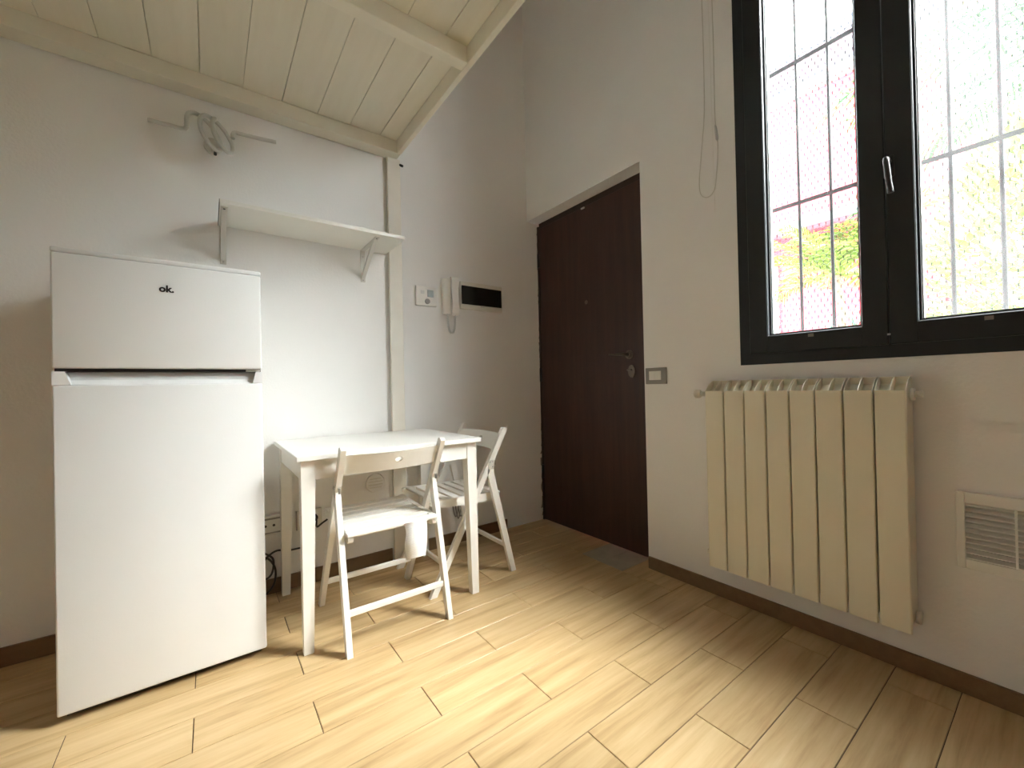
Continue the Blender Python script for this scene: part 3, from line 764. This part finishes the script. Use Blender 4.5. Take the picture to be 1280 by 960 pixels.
for k in range(4):
    z = 0.452 - .024 + k * .016; hw = math.sqrt(max(.0004, .040 ** 2 - (z - .452) ** 2))
    MB().box(0.737 - hw, 0.737 + hw, 2.2945, 2.2975, z - .002, z + .002).build('slat', 'oldwhite', rv)
cb = tag(spline and MB().tube(spline([(0.165, 2.25, 0.25), (0.20, 2.255, 0.215), (0.235, 2.262, 0.175), (0.228, 2.26, 0.11), (0.195, 2.25, 0.095), (0.178, 2.245, 0.14), (0.205, 2.25, 0.19), (0.250, 2.262, 0.212), (0.30, 2.281, 0.195), (0.355, 2.287, 0.192)], 8), .0045, 8).build('power_cable', 'cable'), 'black cable looped on the wall beside the fridge and table leg', 'cable')
cb2 = tag(MB().tube(spline([(0.165, 2.27, 0.20), (0.215, 2.272, 0.18), (0.245, 2.274, 0.12), (0.235, 2.27, 0.05), (0.19, 2.262, 0.01), (0.15, 2.24, 0.0055)], 8), .0045, 8).build('power_cable', 'cable'), 'black cable trailing down to the floor behind the fridge edge', 'cable')
hc = tag(empty('hanging_cable', (1.26, 2.305, 0.40)), 'thin dark cable with a small clip hanging on the wall behind the table', 'cable')
MB().tube(spline([(1.215, 2.302, 0.62), (1.232, 2.300, 0.53), (1.262, 2.299, 0.40), (1.272, 2.298, 0.378)], 5), .0032, 6).build('wire', 'cable', hc)
MB().box(1.262, 1.300, 2.296, 2.304, 0.366, 0.382, .002).build('clip', 'dark', hc)
hl = MB()
for i, (a, b, r) in enumerate(((1.232, 0.165, .003), (1.25, 0.15, .003), (1.268, 0.16, .003))):
    hl.tube(spline([(a - .014, 2.299, 0.29), (a - .016, 2.298, 0.22), (a, 2.297, b), (a + .018, 2.298, 0.21), (a + .016, 2.299, 0.29)], 6), r, 6)
hl.box(1.222, 1.292, 2.2985, 2.304, 0.285, 0.31).build('cable_loops', 'switchgrey', hc)

# ------------------------------------------------------------------ roller blind above the window with its hanging cord
bl_ = tag(empty('roller_blind', (1.83, 0.36, 3.22)), 'white roller blind with a long looped pull cord beside the window', 'blind')
MB().tube([(1.815, -0.18, 3.22), (1.815, 0.90, 3.22)], .026, 20).build('roller', 'whitepl', bl_)
for yy in (-0.19, 0.962): MB().box(1.785, 1.859, yy - .004, yy + .004, 3.185, 3.255, .001).build('bracket', 'whitepl', bl_)
MB().tube([(1.815, 0.905, 3.22), (1.815, 0.957, 3.22)], .024, 20).build('pulley', 'whitepl', bl_)
MB().tube(spline([(1.820, 0.965, 3.22), (1.832, 0.968, 2.70), (1.842, 0.972, 2.45), (1.850, 0.980, 2.20), (1.852, 1.000, 2.02), (1.852, 1.012, 1.90), (1.852, 1.005, 1.842), (1.852, 0.978, 1.818), (1.852, 0.950, 1.828), (1.852, 0.935, 1.87), (1.852, 0.922, 2.03), (1.850, 0.930, 2.15), (1.842, 0.926, 2.45), (1.832, 0.922, 2.68), (1.820, 0.918, 3.22)], 6), .0019, 8).build('pull_cord', 'cord', bl_)
MB().tube([(1.851, 0.932, 2.125), (1.851, 0.930, 2.118), (1.851, 0.924, 2.06), (1.851, 0.923, 2.052)], [.003, .005, .006, .002], 10).build('cord_weight', 'greyp', bl_)
MB().tube(spline([(1.825, 0.944, 3.22), (1.845, 0.944, 2.5), (1.855, 0.946, 2.0), (1.857, 0.944, 1.74)], 6), .0009, 5).build('loose_cord', 'whitepl', bl_)

# ------------------------------------------------------------------ outside: courtyard, red house, plants
tag(MB().box(2.02, 30, -20, 25, -0.3, -0.12).build('ground', 'ground'), kind='structure')
ho = tag(empty('red_house', (6.3, 4.0, -0.12)), 'red rendered house with grey eaves seen through the wire netting', 'house')
FX = 6.0
HY0, HY1 = 0.80, 9.0
MB().box(FX, 10, HY0, HY1, -0.12, 4.55).build('wall', 'red', ho)
MB().box(FX - .10, FX + .01, HY0 - .1, HY1, 4.50, 4.62).build('cornice', 'pinkband', ho)
MB().prism([(FX - .55, 4.64), (FX - .55, 4.74), (8.2, 6.0), (8.2, 5.9), (FX + .2, 4.62)], HY0 - .35, HY1, 'y').build('roof', 'slate', ho)
MB().tube([(FX - .61, HY0 - .3, 4.70), (FX - .61, HY1, 4.70)], .06, 10).build('gutter', 'gutter', ho)
MB().prism([(FX - .45, 2.74), (FX, 2.82), (FX, 2.96), (FX - .45, 2.84)], HY0 + .5, HY1, 'y').build('ledge', 'slate', ho)
MB().tube([(FX + .2, HY0 - .09, -0.1), (FX + .2, HY0 - .09, 4.6)], .06, 10).build('downpipe', 'gutter', ho)
wn = MB().box(FX - .04, FX + .02, 2.24, 3.20, 0.6, 2.46).build('window', 'shutter', ho)
MB().box(FX - .045, FX - .039, 2.30, 3.14, 1.95, 2.40).build('pane', 'winglass_far', wn)
ga = tag(empty('garden_wall', (7.5, -3, -0.12)), 'pale stucco building wall standing behind the garden plants', 'wall')
MB().box(9.0, 9.3, -9, HY0 - .05, -0.12, 2.6).build('wall', 'stucco', ga)
MB().box(8.95, 9.35, -9, HY0 - .05, 2.6, 2.7).build('coping', 'slate', ga)

def frond(base, d, L, droop, leaf, n, wid, rng, up=0.6):
    """pinnate palm frond: rachis tube with leaflets on both sides"""
    mb = MB(); d = Vector(d).normalized(); pts = []
    p = Vector(base); v = (d + Vector((0, 0, up))).normalized()
    for i in range(13):
        pts.append(p.copy()); p = p + v * (L / 12); v = (v + Vector((0, 0, -droop / 12))).normalized()
    mb.tube(pts, [0.012 * (1 - i / 13) + 0.002 for i in range(13)], 5)
    for i in range(n):
        t = 0.15 + 0.85 * i / n; f_ = t * 12; k = min(11, int(f_)); q = pts[k].lerp(pts[k + 1], f_ - k)
        tg = (pts[k + 1] - pts[k]).normalized(); side = tg.cross(Vector((0, 0, 1))).normalized()
        l_ = leaf * (0.35 + 0.65 * math.sin(min(1, t * 1.05) * PI)) * rng.uniform(.85, 1.1)
        for s in (-1, 1):
            dr = (side * s * 0.8 + tg * 0.75 + Vector((0, 0, rng.uniform(-.05, .3)))).normalized()
            nrm = tg.cross(dr).normalized()
            w = tg * wid
            m_ = q + dr * l_ * .5; e = q + dr * l_ + Vector((0, 0, -l_ * .22))
            mb.add([q - w * .4, q + w * .4, m_ + w + nrm * .003, e, m_ - w + nrm * .003, m_ - nrm * .004], [(0, 5, 4), (0, 1, 5), (1, 2, 5), (4, 5, 3), (5, 2, 3)])
    return mb
def palm(name, label, loc, trunk_h, n, L, leaf, m, seed, nl=30, up=(.2, 1.2), droop=1.6, wid=.014, tr=1.0):
    rng = random.Random(seed)
    r = tag(empty(name, loc), label, 'palm')
    x, y, z = loc
    pts = [(x + .03 * math.sin(i), y + .02 * math.cos(i * 2), z + trunk_h * i / 6) for i in range(7)]
    MB().tube(pts, [tr * q for q in (.11, .10, .095, .10, .09, .095, .08)], 10).build('trunk', 'bark', r)
    for k in range(n):
        a = 2 * PI * k / n + rng.uniform(-.2, .2)
        frond((x, y, z + trunk_h), (math.cos(a), math.sin(a), 0), L * rng.uniform(.8, 1.1), droop, leaf, nl, wid, rng, rng.uniform(*up)).build('frond', m, r)
    return r
palm('feather_palm', 'tall feather palm with long arching fronds outside the dusty pane', (4.3, -0.35, -0.12), 2.95, 17, 1.7, .50, 'leafA', 5)
palm('fan_shrub', 'yellow green spiky plant in front of the red house', (4.2, 1.12, -0.12), 1.95, 24, .70, .24, 'leafB', 8, 22, (.1, 1.9), .8, .012, .3)
palm('young_palm', 'young bright green palm between the tall palm and the house', (3.7, 0.42, -0.12), 0.9, 14, .95, .30, 'leafB', 15, 24, (.4, 1.8), 1.1, .012, .45)
def shrub(name, label, loc, rx, ry, rz, n, leaf, m, seed):
    rng = random.Random(seed); r = tag(empty(name, loc), label, 'shrub')
    x, y, z = loc
    for k in range(4):
        a = k * 1.7
        MB().tube([(x + .05 * math.cos(a), y + .05 * math.sin(a), z), (x + rx * .4 * math.cos(a), y + ry * .4 * math.sin(a), z + rz * 1.2)], [.02, .008], 6).build('stem', 'bark', r)
    mb = MB()
    for i in range(n):
        while True:
            q = Vector((rng.uniform(-1, 1), rng.uniform(-1, 1), rng.uniform(-1, 1)))
            if .25 < q.length < 1: break
        c = Vector((x + q.x * rx, y + q.y * ry, z + rz * 1.02 + q.z * rz))
        d = (q + Vector((rng.uniform(-.7, .7), rng.uniform(-.7, .7), rng.uniform(-.3, .9)))).normalized()
        s = d.orthogonal().normalized(); l_ = leaf * rng.uniform(.6, 1.2)
        mb.add([c, c + d * l_ * .5 + s * l_ * .16, c + d * l_, c + d * l_ * .5 - s * l_ * .16], [(0, 1, 2, 3)])
    tag(mb.build('foliage', m, r), kind='stuff')
shrub('hedge_shrub', 'low teal green conifer shrub below the dusty pane', (3.2, 0.12, -0.12), .5, .55, .66, 3200, .09, 'leafC', 1)
shrub('hedge_shrub', 'low teal green conifer shrub at the right end of the hedge', (3.2, -1.05, -0.12), .5, .45, .70, 3200, .09, 'leafC', 2)
shrub('leafy_shrub', 'tall light green leafy shrub behind the young palm', (5.25, 0.02, -0.12), .6, .75, 1.62, 4800, .15, 'leafB', 3)
shrub('leafy_shrub', 'broad green shrub behind the tall palm trunk', (5.7, -1.75, -0.12), .8, 1.0, 1.9, 5000, .16, 'leafA', 4)
shrub('leafy_shrub', 'green shrub growing against the red house corner', (5.0, 1.25, -0.12), .4, .4, .85, 1800, .11, 'leafC', 6)
